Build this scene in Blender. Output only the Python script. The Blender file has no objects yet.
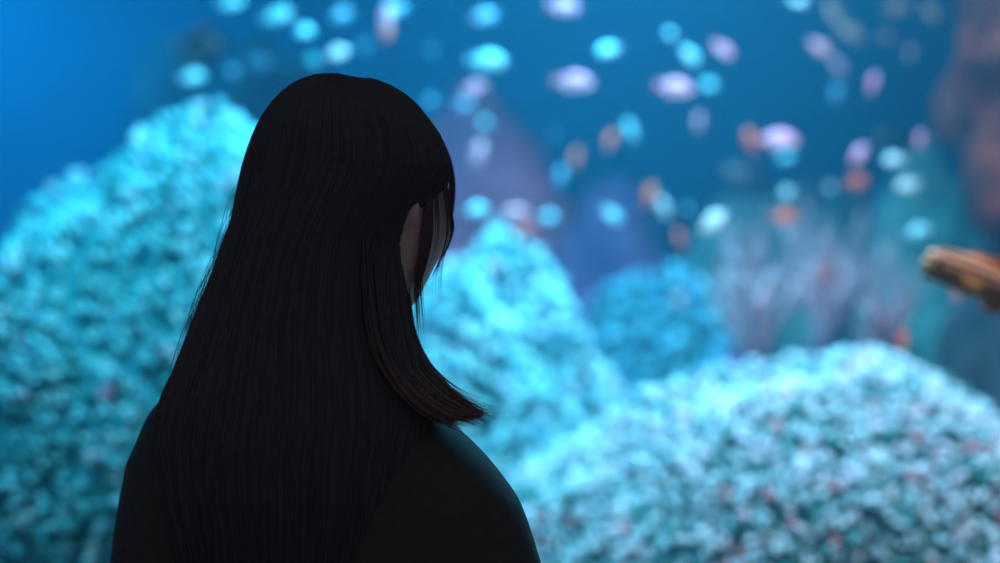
import bpy, bmesh, math, random
import numpy as np
from mathutils import Vector, Matrix, Euler, noise
from mathutils.bvhtree import BVHTree

random.seed(7)
rng = np.random.default_rng(7)
scene = bpy.context.scene
col = scene.collection
R = math.radians

# ------------------------------------------------------------------ camera, world, lights, exposure
EYE = 1.4                      # lens height, metres
LENS, SENSOR = 50.0, 36.0
K = SENSOR / LENS / 1000.0     # metres per pixel per metre of distance
cam_data = bpy.data.cameras.new('camera')
cam = bpy.data.objects.new('camera', cam_data)
col.objects.link(cam)
cam.location = (0, 0, EYE)
cam.rotation_euler = (R(90), 0, 0)
cam_data.lens = LENS
cam_data.sensor_width = SENSOR
cam_data.dof.use_dof = True
cam_data.dof.focus_distance = 1.38
cam_data.dof.aperture_fstop = 1.4
scene.camera = cam

world = bpy.data.worlds.new('hall_gloom')
scene.world = world
world.use_nodes = True
bg = world.node_tree.nodes['Background']
bg.inputs[0].default_value = (0.85, 0.90, 1.0, 1)
bg.inputs[1].default_value = 0.13

vs = scene.view_settings
vs.view_transform = 'Standard'
vs.look = 'None'
vs.exposure = 0.0
vs.gamma = 1.0
vs.use_curve_mapping = False


def area_light(name, loc, target, energy, colour, sx, sy, spread=180):
    d = bpy.data.lights.new(name, 'AREA')
    d.shape = 'RECTANGLE'
    d.size, d.size_y = sx, sy
    d.energy = energy
    d.color = colour
    d.spread = R(spread)
    o = bpy.data.objects.new(name, d)
    col.objects.link(o)
    o.location = loc
    o.rotation_euler = (Vector(target) - Vector(loc)).to_track_quat('-Z', 'Y').to_euler()
    return o


# the tank's overhead lamps (blue ones over the left and middle, a whiter one on the right), plus a front fill
area_light('tank_lamp_blue', (-2.2, 4.5, 2.92), (-2.2, 5.0, 0.8), 70, (0.02, 0.50, 1.0), 1.0, 0.5)
area_light('tank_lamp_cyan', (0.30, 3.4, 2.92), (0.25, 3.2, 0.6), 104, (0.12, 0.66, 1.0), 1.0, 0.5, 130)
area_light('tank_fill_front', (-0.8, 2.10, 2.30), (-0.75, 2.9, 0.9), 24, (0.03, 0.70, 1.0), 1.6, 0.2)  # unseen strip added low behind the lintel to brighten the mound fronts
area_light('tank_lamp_white', (0.85, 2.12, 2.35), (0.85, 2.9, 0.9), 19, (0.85, 0.86, 1.0), 1.2, 0.15)  # unseen, set low behind the lintel so its light reaches the mound front
area_light('tank_lamp_deep', (1.0, 4.4, 2.92), (0.9, 4.6, 0.8), 4, (0.06, 0.55, 1.0), 1.4, 0.4)


# ------------------------------------------------------------------ helpers
def at(px, py, depth):
    """the point at a distance in front of the lens that the photograph shows at this pixel"""
    return Vector(((px - 500) * K * depth, depth, EYE - (py - 281.5) * K * depth))


def material(name, colour=(0.5, 0.5, 0.5), rough=0.5, spec=0.5, build=None, metallic=0.0):
    m = bpy.data.materials.new(name)
    m.use_nodes = True
    nt = m.node_tree
    b = nt.nodes['Principled BSDF']
    b.inputs['Base Color'].default_value = (*colour, 1)
    b.inputs['Roughness'].default_value = rough
    b.inputs['Specular IOR Level'].default_value = spec
    b.inputs['Metallic'].default_value = metallic
    if build:
        build(nt, b)
    return m


def noise_colour(stops, scale=4.0, detail=5.0, rough=0.6, bump=0.0, coords='Object'):
    def f(nt, b):
        tc = nt.nodes.new('ShaderNodeTexCoord')
        n = nt.nodes.new('ShaderNodeTexNoise')
        n.inputs['Scale'].default_value = scale
        n.inputs['Detail'].default_value = detail
        n.inputs['Roughness'].default_value = rough
        r = nt.nodes.new('ShaderNodeValToRGB')
        e = r.color_ramp.elements
        while len(e) < len(stops):
            e.new(0.5)
        for el, (p, c) in zip(e, stops):
            el.position = p
            el.color = (*c, 1)
        nt.links.new(tc.outputs[coords], n.inputs['Vector'])
        nt.links.new(n.outputs['Fac'], r.inputs[0])
        nt.links.new(r.outputs[0], b.inputs['Base Color'])
        if bump:
            bp = nt.nodes.new('ShaderNodeBump')
            bp.inputs['Strength'].default_value = bump
            bp.inputs['Distance'].default_value = 0.02
            nt.links.new(n.outputs['Fac'], bp.inputs['Height'])
            nt.links.new(bp.outputs[0], b.inputs['Normal'])
    return f


def attr_colour(nt, b):
    a = nt.nodes.new('ShaderNodeAttribute')
    a.attribute_name = 'tint'
    nt.links.new(a.outputs['Color'], b.inputs['Base Color'])


def mesh_from(name, verts, faces, mat=None, smooth=True, tint=None):
    me = bpy.data.meshes.new(name)
    me.from_pydata([tuple(v) for v in verts], [], [tuple(f) for f in faces])
    if smooth:
        me.polygons.foreach_set('use_smooth', [True] * len(me.polygons))
    if tint is not None:
        a = me.attributes.new('tint', 'FLOAT_COLOR', 'POINT')
        t = np.ones((len(verts), 4), dtype=np.float32)
        t[:, :3] = np.asarray(tint)
        a.data.foreach_set('color', t.ravel())
    if mat:
        me.materials.append(mat)
    me.update()
    return me


def link(name, me, parent=None, loc=None, rot=None, scale=None):
    o = bpy.data.objects.new(name, me)
    col.objects.link(o)
    if parent:
        o.parent = parent
    if loc is not None:
        o.location = loc
    if rot is not None:
        o.rotation_euler = rot
    if scale is not None:
        o.scale = scale
    return o


def tag(o, label=None, cat=None, group=None, kind=None):
    if label:
        o['label'] = label
    if cat:
        o['category'] = cat
    if group:
        o['group'] = group
    if kind:
        o['kind'] = kind
    return o


class MB:
    """collects shapes for one mesh"""
    def __init__(self):
        self.v, self.f, self.t = [], [], []

    def add(self, verts, faces, tint=None):
        b = len(self.v)
        self.v.extend(verts)
        self.f.extend([tuple(i + b for i in f) for f in faces])
        if tint is not None:
            self.t.extend(tint if isinstance(tint, list) else [tint] * len(verts))

    def box(self, a, b):
        (x0, y0, z0), (x1, y1, z1) = a, b
        v = [(x0, y0, z0), (x1, y0, z0), (x1, y1, z0), (x0, y1, z0), (x0, y0, z1), (x1, y0, z1), (x1, y1, z1), (x0, y1, z1)]
        self.add(v, [(0, 3, 2, 1), (4, 5, 6, 7), (0, 1, 5, 4), (1, 2, 6, 5), (2, 3, 7, 6), (3, 0, 4, 7)])

    def rings(self, rings, cap=True, tints=None):
        n = len(rings[0])
        v = [p for r in rings for p in r]
        f = []
        for i in range(len(rings) - 1):
            for j in range(n):
                k = (j + 1) % n
                f.append((i * n + j, i * n + k, (i + 1) * n + k, (i + 1) * n + j))
        if cap:
            f.append(tuple(range(n - 1, -1, -1)))
            f.append(tuple((len(rings) - 1) * n + j for j in range(n)))
        t = None
        if tints is not None:
            t = [c for c in tints for _ in range(n)]
        self.add(v, f, t)

    def tube(self, pts, radii, n=8, tints=None, flat=1.0):
        pts = [Vector(p) for p in pts]
        rr = []
        ref = None
        for i, p in enumerate(pts):
            d = (pts[min(i + 1, len(pts) - 1)] - pts[max(i - 1, 0)])
            d = d.normalized() if d.length > 1e-9 else Vector((0, 0, 1))
            if ref is None:
                ref = Vector((1, 0, 0)) if abs(d.x) < 0.8 else Vector((0, 1, 0))
            u = (ref - d * ref.dot(d)).normalized()
            w = d.cross(u)
            ref = u
            rr.append([tuple(p + (u * math.cos(2 * math.pi * j / n) + w * flat * math.sin(2 * math.pi * j / n)) * radii[i]) for j in range(n)])
        self.rings(rr, True, tints)

    def capsule(self, pts, radii, n=10):
        """tube with rounded ends"""
        pts = [Vector(p) for p in pts]
        d0 = (pts[0] - pts[1]).normalized()
        d1 = (pts[-1] - pts[-2]).normalized()
        P = [pts[0] + d0 * radii[0] * 0.95, pts[0] + d0 * radii[0] * 0.6] + pts + [pts[-1] + d1 * radii[-1] * 0.6, pts[-1] + d1 * radii[-1] * 0.95]
        Q = [radii[0] * 0.3, radii[0] * 0.8] + list(radii) + [radii[-1] * 0.8, radii[-1] * 0.3]
        self.tube(P, Q, n)

    def ball(self, c, r, nu=16, nv=10):
        c = Vector(c)
        r = (r, r, r) if isinstance(r, (int, float)) else r
        rr = []
        for i in range(nv + 1):
            a = math.pi * (0.02 + 0.96 * i / nv)
            rr.append([(c.x + r[0] * math.sin(a) * math.cos(2 * math.pi * j / nu), c.y + r[1] * math.sin(a) * math.sin(2 * math.pi * j / nu),
                        c.z - r[2] * math.cos(a)) for j in range(nu)])
        self.rings(rr)

    def mesh(self, name, mat, smooth=True):
        return mesh_from(name, self.v, self.f, mat, smooth, self.t if self.t else None)


def fuse(name, mb, mat, voxel, smooth_it=4, smooth=True):
    """one continuous skin around overlapping shapes"""
    me = mb.mesh(name + '_rough', None)
    o = bpy.data.objects.new(name + '_rough', me)
    col.objects.link(o)
    m = o.modifiers.new('r', 'REMESH')
    m.mode = 'VOXEL'
    m.voxel_size = voxel
    s = o.modifiers.new('s', 'SMOOTH')
    s.factor = 0.5
    s.iterations = smooth_it
    dg = bpy.context.evaluated_depsgraph_get()
    out = bpy.data.meshes.new_from_object(o.evaluated_get(dg), depsgraph=dg)
    out.name = name
    bpy.data.objects.remove(o)
    bpy.data.meshes.remove(me)
    out.materials.clear()
    out.materials.append(mat)
    out.polygons.foreach_set('use_smooth', [smooth] * len(out.polygons))
    return out


def interp(table, x):
    xs = [t[0] for t in table]
    return [float(np.interp(x, xs, [t[k] for t in table])) for k in range(1, len(table[0]))]


# ------------------------------------------------------------------ materials
M = {}
M['tank_wall'] = material('painted_tank_wall', (0.03, 0.28, 0.55), 0.8, 0.2, noise_colour([(0.3, (0.012, 0.088, 0.172)), (0.7, (0.02, 0.13, 0.25))], 0.7, 3))
M['sand'] = material('coral_sand', (0.5, 0.5, 0.45), 0.9, 0.2, noise_colour([(0.3, (0.35, 0.36, 0.34)), (0.7, (0.6, 0.6, 0.55))], 30, 4, bump=0.4))
M['canopy'] = material('tank_canopy', (0.02, 0.03, 0.04), 0.7, 0.2, noise_colour([(0.3, (0.015, 0.02, 0.03)), (0.7, (0.03, 0.04, 0.05))], 3))
M['hall'] = material('dark_hall_paint', (0.02, 0.02, 0.025), 0.6, 0.3, noise_colour([(0.3, (0.015, 0.015, 0.018)), (0.7, (0.03, 0.03, 0.034))], 5))
M['carpet'] = material('dark_hall_carpet', (0.02, 0.02, 0.025), 0.95, 0.1, noise_colour([(0.3, (0.012, 0.012, 0.016)), (0.7, (0.03, 0.03, 0.036))], 60))
M['polyp'] = material('coral_polyp', rough=0.2, spec=0.8, build=attr_colour)
M['mound_core'] = material('mound_core', (0.03, 0.12, 0.13), 0.8, 0.2, noise_colour([(0.3, (0.012, 0.07, 0.085)), (0.7, (0.06, 0.2, 0.2))], 14, 4))
M['branch'] = material('branch_coral', rough=0.5, spec=0.3, build=attr_colour)
M['rock_red'] = material('rust_rock', (0.25, 0.09, 0.07), 0.85, 0.2, noise_colour([(0.30, (0.03, 0.004, 0.004)), (0.5, (0.13, 0.011, 0.005)), (0.75, (0.42, 0.045, 0.022))], 7, 6, bump=0.6))
M['rock_mauve'] = material('mauve_rock', (0.3, 0.2, 0.3), 0.85, 0.2, noise_colour([(0.28, (0.16, 0.03, 0.07)), (0.5, (0.60, 0.12, 0.20)), (0.75, (0.9, 0.25, 0.36))], 5, 6, bump=0.6))
M['rock_violet'] = material('violet_rock', (0.3, 0.2, 0.3), 0.85, 0.2, noise_colour([(0.28, (0.03, 0.015, 0.05)), (0.5, (0.11, 0.05, 0.13)), (0.75, (0.22, 0.10, 0.17))], 6, 6, bump=0.6))
M['rock_teal'] = material('teal_rock', (0.1, 0.2, 0.2), 0.85, 0.2, noise_colour([(0.28, (0.02, 0.06, 0.07)), (0.5, (0.09, 0.18, 0.17)), (0.75, (0.25, 0.36, 0.33))], 6, 6, bump=0.6))
M['rock_blue'] = material('blue_grey_rock', (0.03, 0.06, 0.08), 0.85, 0.2, noise_colour([(0.28, (0.012, 0.03, 0.05)), (0.5, (0.03, 0.07, 0.10)), (0.75, (0.08, 0.12, 0.15))], 6, 6, bump=0.6))
M['mound_core_cyan'] = material('cyan_mound_core', (0.06, 0.3, 0.34), 0.8, 0.2, noise_colour([(0.3, (0.04, 0.22, 0.27)), (0.7, (0.10, 0.42, 0.45))], 14, 4))
M['rock_dark'] = material('dark_rock', (0.03, 0.03, 0.04), 0.85, 0.2, noise_colour([(0.28, (0.012, 0.014, 0.02)), (0.5, (0.035, 0.03, 0.035)), (0.75, (0.11, 0.07, 0.06))], 6, 6, bump=0.6))
M['skin'] = material('skin', (0.50, 0.30, 0.24), 0.5, 0.4, noise_colour([(0.3, (0.58, 0.36, 0.33)), (0.7, (0.66, 0.42, 0.38))], 40))
M['hair'] = material('dark_hair', rough=0.6, spec=0.06, build=attr_colour)
M['hair_core'] = material('dark_hair_core', (0.05, 0.042, 0.048), 0.8, 0.1, noise_colour([(0.3, (0.078, 0.082, 0.105)), (0.7, (0.092, 0.096, 0.12))], 60))
M['jacket'] = material('black_jacket', (0.05, 0.05, 0.055), 0.9, 0.15, noise_colour([(0.3, (0.050, 0.052, 0.056)), (0.7, (0.062, 0.064, 0.068))], 90, bump=0.05))
M['trousers'] = material('dark_trousers', (0.03, 0.03, 0.04), 0.9, 0.15, noise_colour([(0.3, (0.03, 0.03, 0.04)), (0.7, (0.04, 0.04, 0.05))], 120))
M['shoe'] = material('black_shoe', (0.02, 0.02, 0.02), 0.5, 0.3, noise_colour([(0.3, (0.02, 0.02, 0.02)), (0.7, (0.03, 0.03, 0.03))], 50))
M['eye_white'] = material('eye_white', (0.7, 0.7, 0.68), 0.2, 0.5)
M['lip'] = material('lip', (0.45, 0.16, 0.15), 0.4, 0.4)

clear = bpy.data.materials.new('clear_acrylic')
clear.use_nodes = True
nt = clear.node_tree
nt.nodes.remove(nt.nodes['Principled BSDF'])
tr = nt.nodes.new('ShaderNodeBsdfTransparent')
tr.inputs[0].default_value = (0.96, 0.985, 0.99, 1)
nt.links.new(tr.outputs[0], nt.nodes['Material Output'].inputs['Surface'])

hz = bpy.data.materials.new('blue_water')
hz.use_nodes = True
nt = hz.node_tree
nt.nodes.remove(nt.nodes['Principled BSDF'])
vsn = nt.nodes.new('ShaderNodeVolumeScatter')
vsn.inputs['Color'].default_value = (0.10, 0.60, 1.0, 1)
vsn.inputs['Density'].default_value = 0.05
vsn.inputs['Anisotropy'].default_value = 0.2
nt.links.new(vsn.outputs[0], nt.nodes['Material Output'].inputs['Volume'])

# ------------------------------------------------------------------ the setting
TX, TY0, TY1, TZ0, TZ1 = 3.2, 1.95, 5.6, 0.35, 3.0


def slab(name, a, b, mat):
    mb = MB()
    mb.box(a, b)
    return tag(link(name, mb.mesh(name, mat, False)), kind='structure')


slab('floor', (-4, -2, -0.1), (4, TY0 - 0.05, 0), M['carpet'])
slab('floor_tank', (-TX, TY0 + 0.05, TZ0 - 0.1), (TX, TY1, TZ0), M['sand'])
slab('ceiling_tank', (-TX, TY0 + 0.05, TZ1), (TX, TY1, TZ1 + 0.1), M['canopy'])
slab('wall_left', (-TX - 0.1, TY0 + 0.05, TZ0 - 0.1), (-TX, TY1 + 0.1, TZ1 + 0.1), M['tank_wall'])
slab('wall_right', (TX, TY0 + 0.05, TZ0 - 0.1), (TX + 0.1, TY1 + 0.1, TZ1 + 0.1), M['tank_wall'])
slab('wall_back', (-TX, TY1, TZ0 - 0.1), (TX, TY1 + 0.1, TZ1 + 0.1), M['tank_wall'])
slab('wall_plinth', (-4, TY0 - 0.1, 0), (4, TY0 + 0.05, TZ0 + 0.05), M['hall'])
slab('wall_lintel', (-4, TY0 - 0.1, 1.92), (4, TY0 + 0.05, 3.4), M['hall'])  # out of view; lower edge brought down to keep lamplight off the hair
pane = slab('window_1', (-3.3, TY0 - 0.03, TZ0 + 0.05), (3.3, TY0 + 0.03, 1.92), clear)
water = slab('water', (-TX + 0.01, TY0 + 0.051, TZ0 + 0.002), (TX - 0.01, TY1 - 0.01, TZ1 - 0.01), hz)


# ------------------------------------------------------------------ coral mounds
def polyp_mesh(seed, tipc, basec, tall=1.0, fingers=3):
    r = random.Random(seed)
    mb = MB()
    for k in range(fingers):
        a = 2 * math.pi * (k + r.uniform(-0.25, 0.25)) / fingers
        lean = r.uniform(0.25, 0.6)
        h = r.uniform(0.75, 1.15) * tall
        c, s = math.cos(a), math.sin(a)
        w = r.uniform(0.24, 0.33)
        pts = [(0.16 * c, 0.16 * s, -0.25), (c * lean * 0.55, s * lean * 0.55, h * 0.55), (c * lean, s * lean, h * 0.92), (c * lean * 1.08, s * lean * 1.08, h * 1.1)]
        mid = tuple(0.5 * (p + q) for p, q in zip(basec, tipc))
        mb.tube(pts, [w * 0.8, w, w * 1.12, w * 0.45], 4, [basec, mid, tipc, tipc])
    return mb.mesh('polyp', M['polyp'])


def coral_mound(name, centre, radii_fn, n, size, kinds, weights, label, cat, extras=None, core_mat='mound_core', keep=280, tallish=1.0, lump=0.08, seed=1, box=2.0):
    """a rounded reef head whose skin is packed with finger polyps; radii_fn(direction) -> radius vector scale"""
    r = np.random.default_rng(seed)
    root = link(name, None, loc=(centre[0], centre[1], TZ0))
    tag(root, label, cat)
    off = Vector((0, 0, centre[2] - TZ0))

    def surf(d):
        rx, ry, rz = radii_fn(d)
        k = 1 + lump * noise.noise(Vector((d.x * 2.3 + seed, d.y * 2.3, d.z * 2.3))) * 2 + lump * 0.6 * noise.noise(Vector((d.x * 5.5, d.y * 5.5 + seed, d.z * 5.5)))
        k *= (abs(d.x) ** box + abs(d.y) ** box + abs(d.z) ** box) ** (-1 / box)
        return Vector((d.x * rx * k, d.y * ry * k, d.z * rz * k)) + off
    # core
    nu, nv = 56, 26
    mb = MB()
    rings = []
    for i in range(nv + 1):
        a = math.pi / 2 * 0.99 * i / nv
        ring = []
        for j in range(nu):
            b = 2 * math.pi * j / nu
            p = surf(Vector((math.cos(a) * math.cos(b), math.cos(a) * math.sin(b), math.sin(a))))
            ring.append(tuple(p))
        rings.append(ring)
    foot = [(p[0], p[1], 0.002) for p in rings[0]]
    mb.rings([foot] + rings)
    link('mound_core', mb.mesh('mound_core', M[core_mat]), root)
    # polyps
    placed, cells = [], {}
    tries = 0
    eye = Vector((0, 0, EYE))
    while len(placed) < n and tries < n * 30:
        tries += 1
        d = Vector(r.normal(size=3))
        d.z = abs(d.z)
        d.normalize()
        p = surf(d)
        w = p + root.location
        if w.z < 0.62:
            continue
        key = (int(p.x / size), int(p.y / size), int(p.z / size))
        clash = False
        for dx in (-1, 0, 1):
            for dy in (-1, 0, 1):
                for dz in (-1, 0, 1):
                    for q in cells.get((key[0] + dx, key[1] + dy, key[2] + dz), ()):
                        if (q - p).length < size * 0.92:
                            clash = True
        if clash:
            continue
        e = 0.02
        t1 = d.orthogonal().normalized()
        t2 = d.cross(t1)
        nrm = (surf((d + t1 * e).normalized()) - p).cross(surf((d + t2 * e).normalized()) - p).normalized()
        if nrm.dot(p - off) < 0:
            nrm.negate()
        if nrm.dot((eye - w).normalized()) < -0.35 or w.z < 0.62:
            continue
        cells.setdefault(key, []).append(p)
        px = 500 + w.x / w.y / K
        py = 281.5 - (w.z - EYE) / w.y / K
        seen = -30 < px < 1030 and -20 < py < 590 and nrm.dot((eye - w).normalized()) > 0.05
        placed.append((0 if seen else 1, w.y, p, nrm))
    # the largest in view come first
    placed.sort(key=lambda q: (q[0], q[1]))
    meshes = [polyp_mesh(seed * 50 + i, *kinds[i][:2], tall=kinds[i][2] * tallish, fingers=3) for i in range(len(kinds))]
    coords = [np.array([v.co for v in me.vertices]) for me in meshes]
    faces = [[tuple(f.vertices) for f in me.polygons] for me in meshes]
    tints = []
    for me in meshes:
        t = np.zeros(len(me.vertices) * 4, dtype=np.float32)
        me.attributes['tint'].data.foreach_get('color', t)
        tints.append(t.reshape(-1, 4)[:, :3])
    V, F, T, base = [], [], [], 0
    w = np.array(weights) / sum(weights)
    for i, (seen, dist, p, nrm) in enumerate(placed):
        k = int(r.choice(len(kinds), p=w))
        up = (nrm + Vector((r.normal() * 0.25, r.normal() * 0.25, 0.35 + r.normal() * 0.2))).normalized()
        q = up.to_track_quat('Z', 'Y')
        rot = q.to_matrix() @ Matrix.Rotation(r.uniform(0, 6.28), 3, 'Z')
        s = size * r.uniform(0.6, 1.0)
        if i < keep and seen == 0:
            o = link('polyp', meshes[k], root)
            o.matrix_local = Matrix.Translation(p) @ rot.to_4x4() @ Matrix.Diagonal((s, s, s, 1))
        else:
            c = coords[k] @ (np.array(rot).T * s) + np.array(p)
            V.append(c)
            F.extend([tuple(x + base for x in f) for f in faces[k]])
            T.append(tints[k])
            base += len(c)
    if V:
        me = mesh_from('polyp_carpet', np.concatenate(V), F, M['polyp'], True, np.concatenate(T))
        tag(link('polyp_carpet', me, root), kind='stuff')
    return root


RIGHT_C = at(850, 340, 3.0)
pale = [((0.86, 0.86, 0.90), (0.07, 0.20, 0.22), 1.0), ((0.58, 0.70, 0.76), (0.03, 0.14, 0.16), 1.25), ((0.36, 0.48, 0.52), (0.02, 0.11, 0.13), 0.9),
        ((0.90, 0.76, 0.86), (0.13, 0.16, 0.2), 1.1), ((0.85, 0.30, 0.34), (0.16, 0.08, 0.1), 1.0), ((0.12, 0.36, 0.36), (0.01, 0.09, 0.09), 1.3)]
coral_mound('polyp_coral_mound', (RIGHT_C.x, RIGHT_C.y, RIGHT_C.z - 0.865),
            lambda d: ((0.93 if d.x < 0 else 0.58), (0.66 if d.y < 0 else 0.40), 0.80), 4200, 0.026, pale, [5, 5, 4, 3, 1.0, 3],
            'broad coral mound packed with small white and teal polyps, below the striped orange fish', 'coral', seed=3, lump=0.035)

LEFT_C = at(205, 105, 3.15)
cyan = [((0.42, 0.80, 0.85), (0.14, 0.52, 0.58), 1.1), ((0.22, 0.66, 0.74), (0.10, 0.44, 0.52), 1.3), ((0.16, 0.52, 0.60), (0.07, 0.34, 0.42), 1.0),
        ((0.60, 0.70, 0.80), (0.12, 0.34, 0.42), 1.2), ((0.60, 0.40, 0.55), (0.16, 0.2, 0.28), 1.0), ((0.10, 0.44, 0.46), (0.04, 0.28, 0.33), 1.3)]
coral_mound('leafy_coral_mound', (LEFT_C.x, LEFT_C.y, LEFT_C.z - 1.41),
            lambda d: ((0.545 if d.x < 0 else 0.48), (0.70 if d.y < 0 else 0.5), 1.28), 2800, 0.034, cyan, [5, 5, 4, 1.5, 0.7, 3],
            'tall cyan coral mound of thick leafy polyps behind the long-haired person', 'coral', seed=5, lump=0.05, tallish=1.05, box=2.6, core_mat='mound_core_cyan')

MID_C = at(470, 265, 4.05)
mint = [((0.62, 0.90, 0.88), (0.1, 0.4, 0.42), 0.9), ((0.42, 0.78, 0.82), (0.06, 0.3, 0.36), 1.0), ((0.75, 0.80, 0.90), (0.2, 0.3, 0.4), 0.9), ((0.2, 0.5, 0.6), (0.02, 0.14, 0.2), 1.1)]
coral_mound('mint_coral_mound', (MID_C.x, MID_C.y, MID_C.z - 1.12),
            lambda d: ((0.3 if d.x < 0 else 0.50), 0.34, 1.10), 1100, 0.045, mint, [5, 4, 3, 2],
            'bright mint coral mound between the person\'s face and the pale polyp mound', 'coral', seed=8, lump=0.09, keep=200, box=2.4)

DIP_C = at(652, 272, 4.5)
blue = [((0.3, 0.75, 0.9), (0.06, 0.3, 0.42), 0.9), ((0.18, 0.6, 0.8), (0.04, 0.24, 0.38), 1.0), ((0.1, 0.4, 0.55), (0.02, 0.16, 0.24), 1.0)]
coral_mound('blue_coral_mound', (DIP_C.x, DIP_C.y, DIP_C.z - 0.9),
            lambda d: (0.36, 0.18, 0.85), 560, 0.05, blue, [3, 4, 3],
            'low blue coral mound in the dip between the mint mound and the white polyp mound', 'coral', seed=11, lump=0.08, keep=60)


# ------------------------------------------------------------------ rocks and branching corals
def rock(name, centre, radii, mat, label, seed, cat='rock', amp=0.28, base=None):
    r = random.Random(seed)
    bm = bmesh.new()
    bmesh.ops.create_icosphere(bm, subdivisions=5, radius=1)
    o3 = Vector((seed * 3.1, seed * 1.7, seed * 0.9))
    for v in bm.verts:
        d = v.co.normalized()
        k = 1 + amp * noise.noise(d * 1.6 + o3) * 1.6 + amp * 0.7 * noise.noise(d * 3.7 + o3) + amp * 0.45 * abs(noise.noise(d * 8 + o3))
        v.co = Vector((d.x * radii[0] * k, d.y * radii[1] * k, d.z * radii[2] * k))
    me = bpy.data.meshes.new(name)
    bm.to_mesh(me)
    bm.free()
    me.materials.append(mat)
    me.polygons.foreach_set('use_smooth', [True] * len(me.polygons))
    o = link(name, me, loc=centre)
    return tag(o, label, cat)


rp = at(1003, 120, 3.75)
crag = link('craggy_rock', None, loc=(rp.x + 0.08, 3.78, TZ0))
tag(crag, 'tall rust brown craggy rock with a dark foot, behind the striped orange fish', 'rock')
for nm, c, rad, mt, sd, am in (('upper_crag', (0.015, 0.0, 1.56), (0.215, 0.22, 0.36), 'rock_red', 3, 0.30), ('rock_foot', (0.06, 0.02, 0.60), (0.25, 0.24, 0.74), 'rock_dark', 6, 0.22)):
    o = rock(nm, c, rad, M[mt], None, sd, None, am)
    o.parent = crag
for (px, dep, dx, z, rad, mt, sd, lab) in [
        (485, 5.3, 0, 1.10, (0.38, 0.18, 0.93), 'rock_mauve', 9, 'mauve reef rock standing deep in the water beside the person\'s forehead'),
        (607, 4.82, 0, 1.0, (0.24, 0.16, 0.72), 'rock_violet', 12, 'violet blue reef rock beyond the mint coral mound'),
        (780, 5.15, 0, 0.95, (0.42, 0.24, 0.78), 'rock_teal', 15, 'low teal reef rock behind the lavender branch coral'),
        (915, 4.65, 0.1, 0.95, (0.30, 0.24, 0.80), 'rock_teal', 18, 'tall dull green reef rock behind the rust brown rock column'),
        (235, 5.2, 0, 1.30, (0.42, 0.22, 1.05), 'rock_blue', 21, 'dark blue reef rock in the deep water above the cyan coral mound'),
        ]:
    p = at(px, 200, dep)
    rock('reef_rock', (p.x + dx, dep, z), rad, M[mt], lab, sd, amp=0.2)


def branch_coral(name, base, height, spread, n, c0, c1, label, seed, thick=0.016):
    r = random.Random(seed)
    root = link(name, None, loc=base)
    tag(root, label, 'coral')
    for k in range(n):
        mb = MB()
        a = 2 * math.pi * k / n + r.uniform(-0.3, 0.3)
        lean = r.uniform(0.15, 1.0) * spread

        def grow(p, d, length, rad, depth):
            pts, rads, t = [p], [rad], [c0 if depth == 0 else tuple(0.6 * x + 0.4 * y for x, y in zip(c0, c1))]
            q = p.copy()
            for s in range(4):
                d2 = (d + Vector((r.uniform(-.25, .25), r.uniform(-.25, .25), 0.18))).normalized()
                q = q + d2 * length / 4
                pts.append(q.copy())
                rads.append(rad * (1 - 0.16 * (s + 1)))
                f = 0.25 * (s + 1)
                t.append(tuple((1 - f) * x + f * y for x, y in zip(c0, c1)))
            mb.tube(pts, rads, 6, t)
            if depth < 2:
                for s in range(2, 5):
                    nd = (d + Vector((r.uniform(-.9, .9), r.uniform(-.9, .9), r.uniform(0.1, .6)))).normalized()
                    grow(pts[s], nd, length * r.uniform(0.4, 0.6), rads[s] * 0.85, depth + 1)
        grow(Vector((0, 0, -0.02)), Vector((math.cos(a) * lean, math.sin(a) * lean, 1)).normalized(), height * r.uniform(0.55, 0.8), thick, 0)
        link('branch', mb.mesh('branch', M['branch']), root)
    return root


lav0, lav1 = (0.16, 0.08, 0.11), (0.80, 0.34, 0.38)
for (px, py, dep, h, sp, nn, lab, sd) in [
        (755, 345, 3.75, 0.38, 0.7, 8, 'lavender branching coral standing beside the teal rock of the dip', 2),
        (825, 340, 4.15, 0.44, 0.6, 8, 'pale lilac branching coral standing between two other lavender corals', 4),
        (876, 350, 3.7, 0.36, 0.6, 8, 'greyish lilac branching coral below the striped orange fish', 8)]:
    p = at(px, py, dep)
    pz = p.z - 0.06
    g = {2: 1.0, 4: 1.15, 8: 0.8}[sd]
    bc = branch_coral('branch_coral', (p.x, dep, pz), h, sp, nn, tuple(x * g for x in lav0), tuple(min(1, x * g) for x in lav1), lab, sd)
    stub = rock('rock_stub', (0, 0, -(pz - TZ0) * 0.5), (0.12, 0.12, (pz - TZ0) * 0.52), M['rock_violet'], None, sd + 40, None, amp=0.15)
    stub.parent = bc


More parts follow.
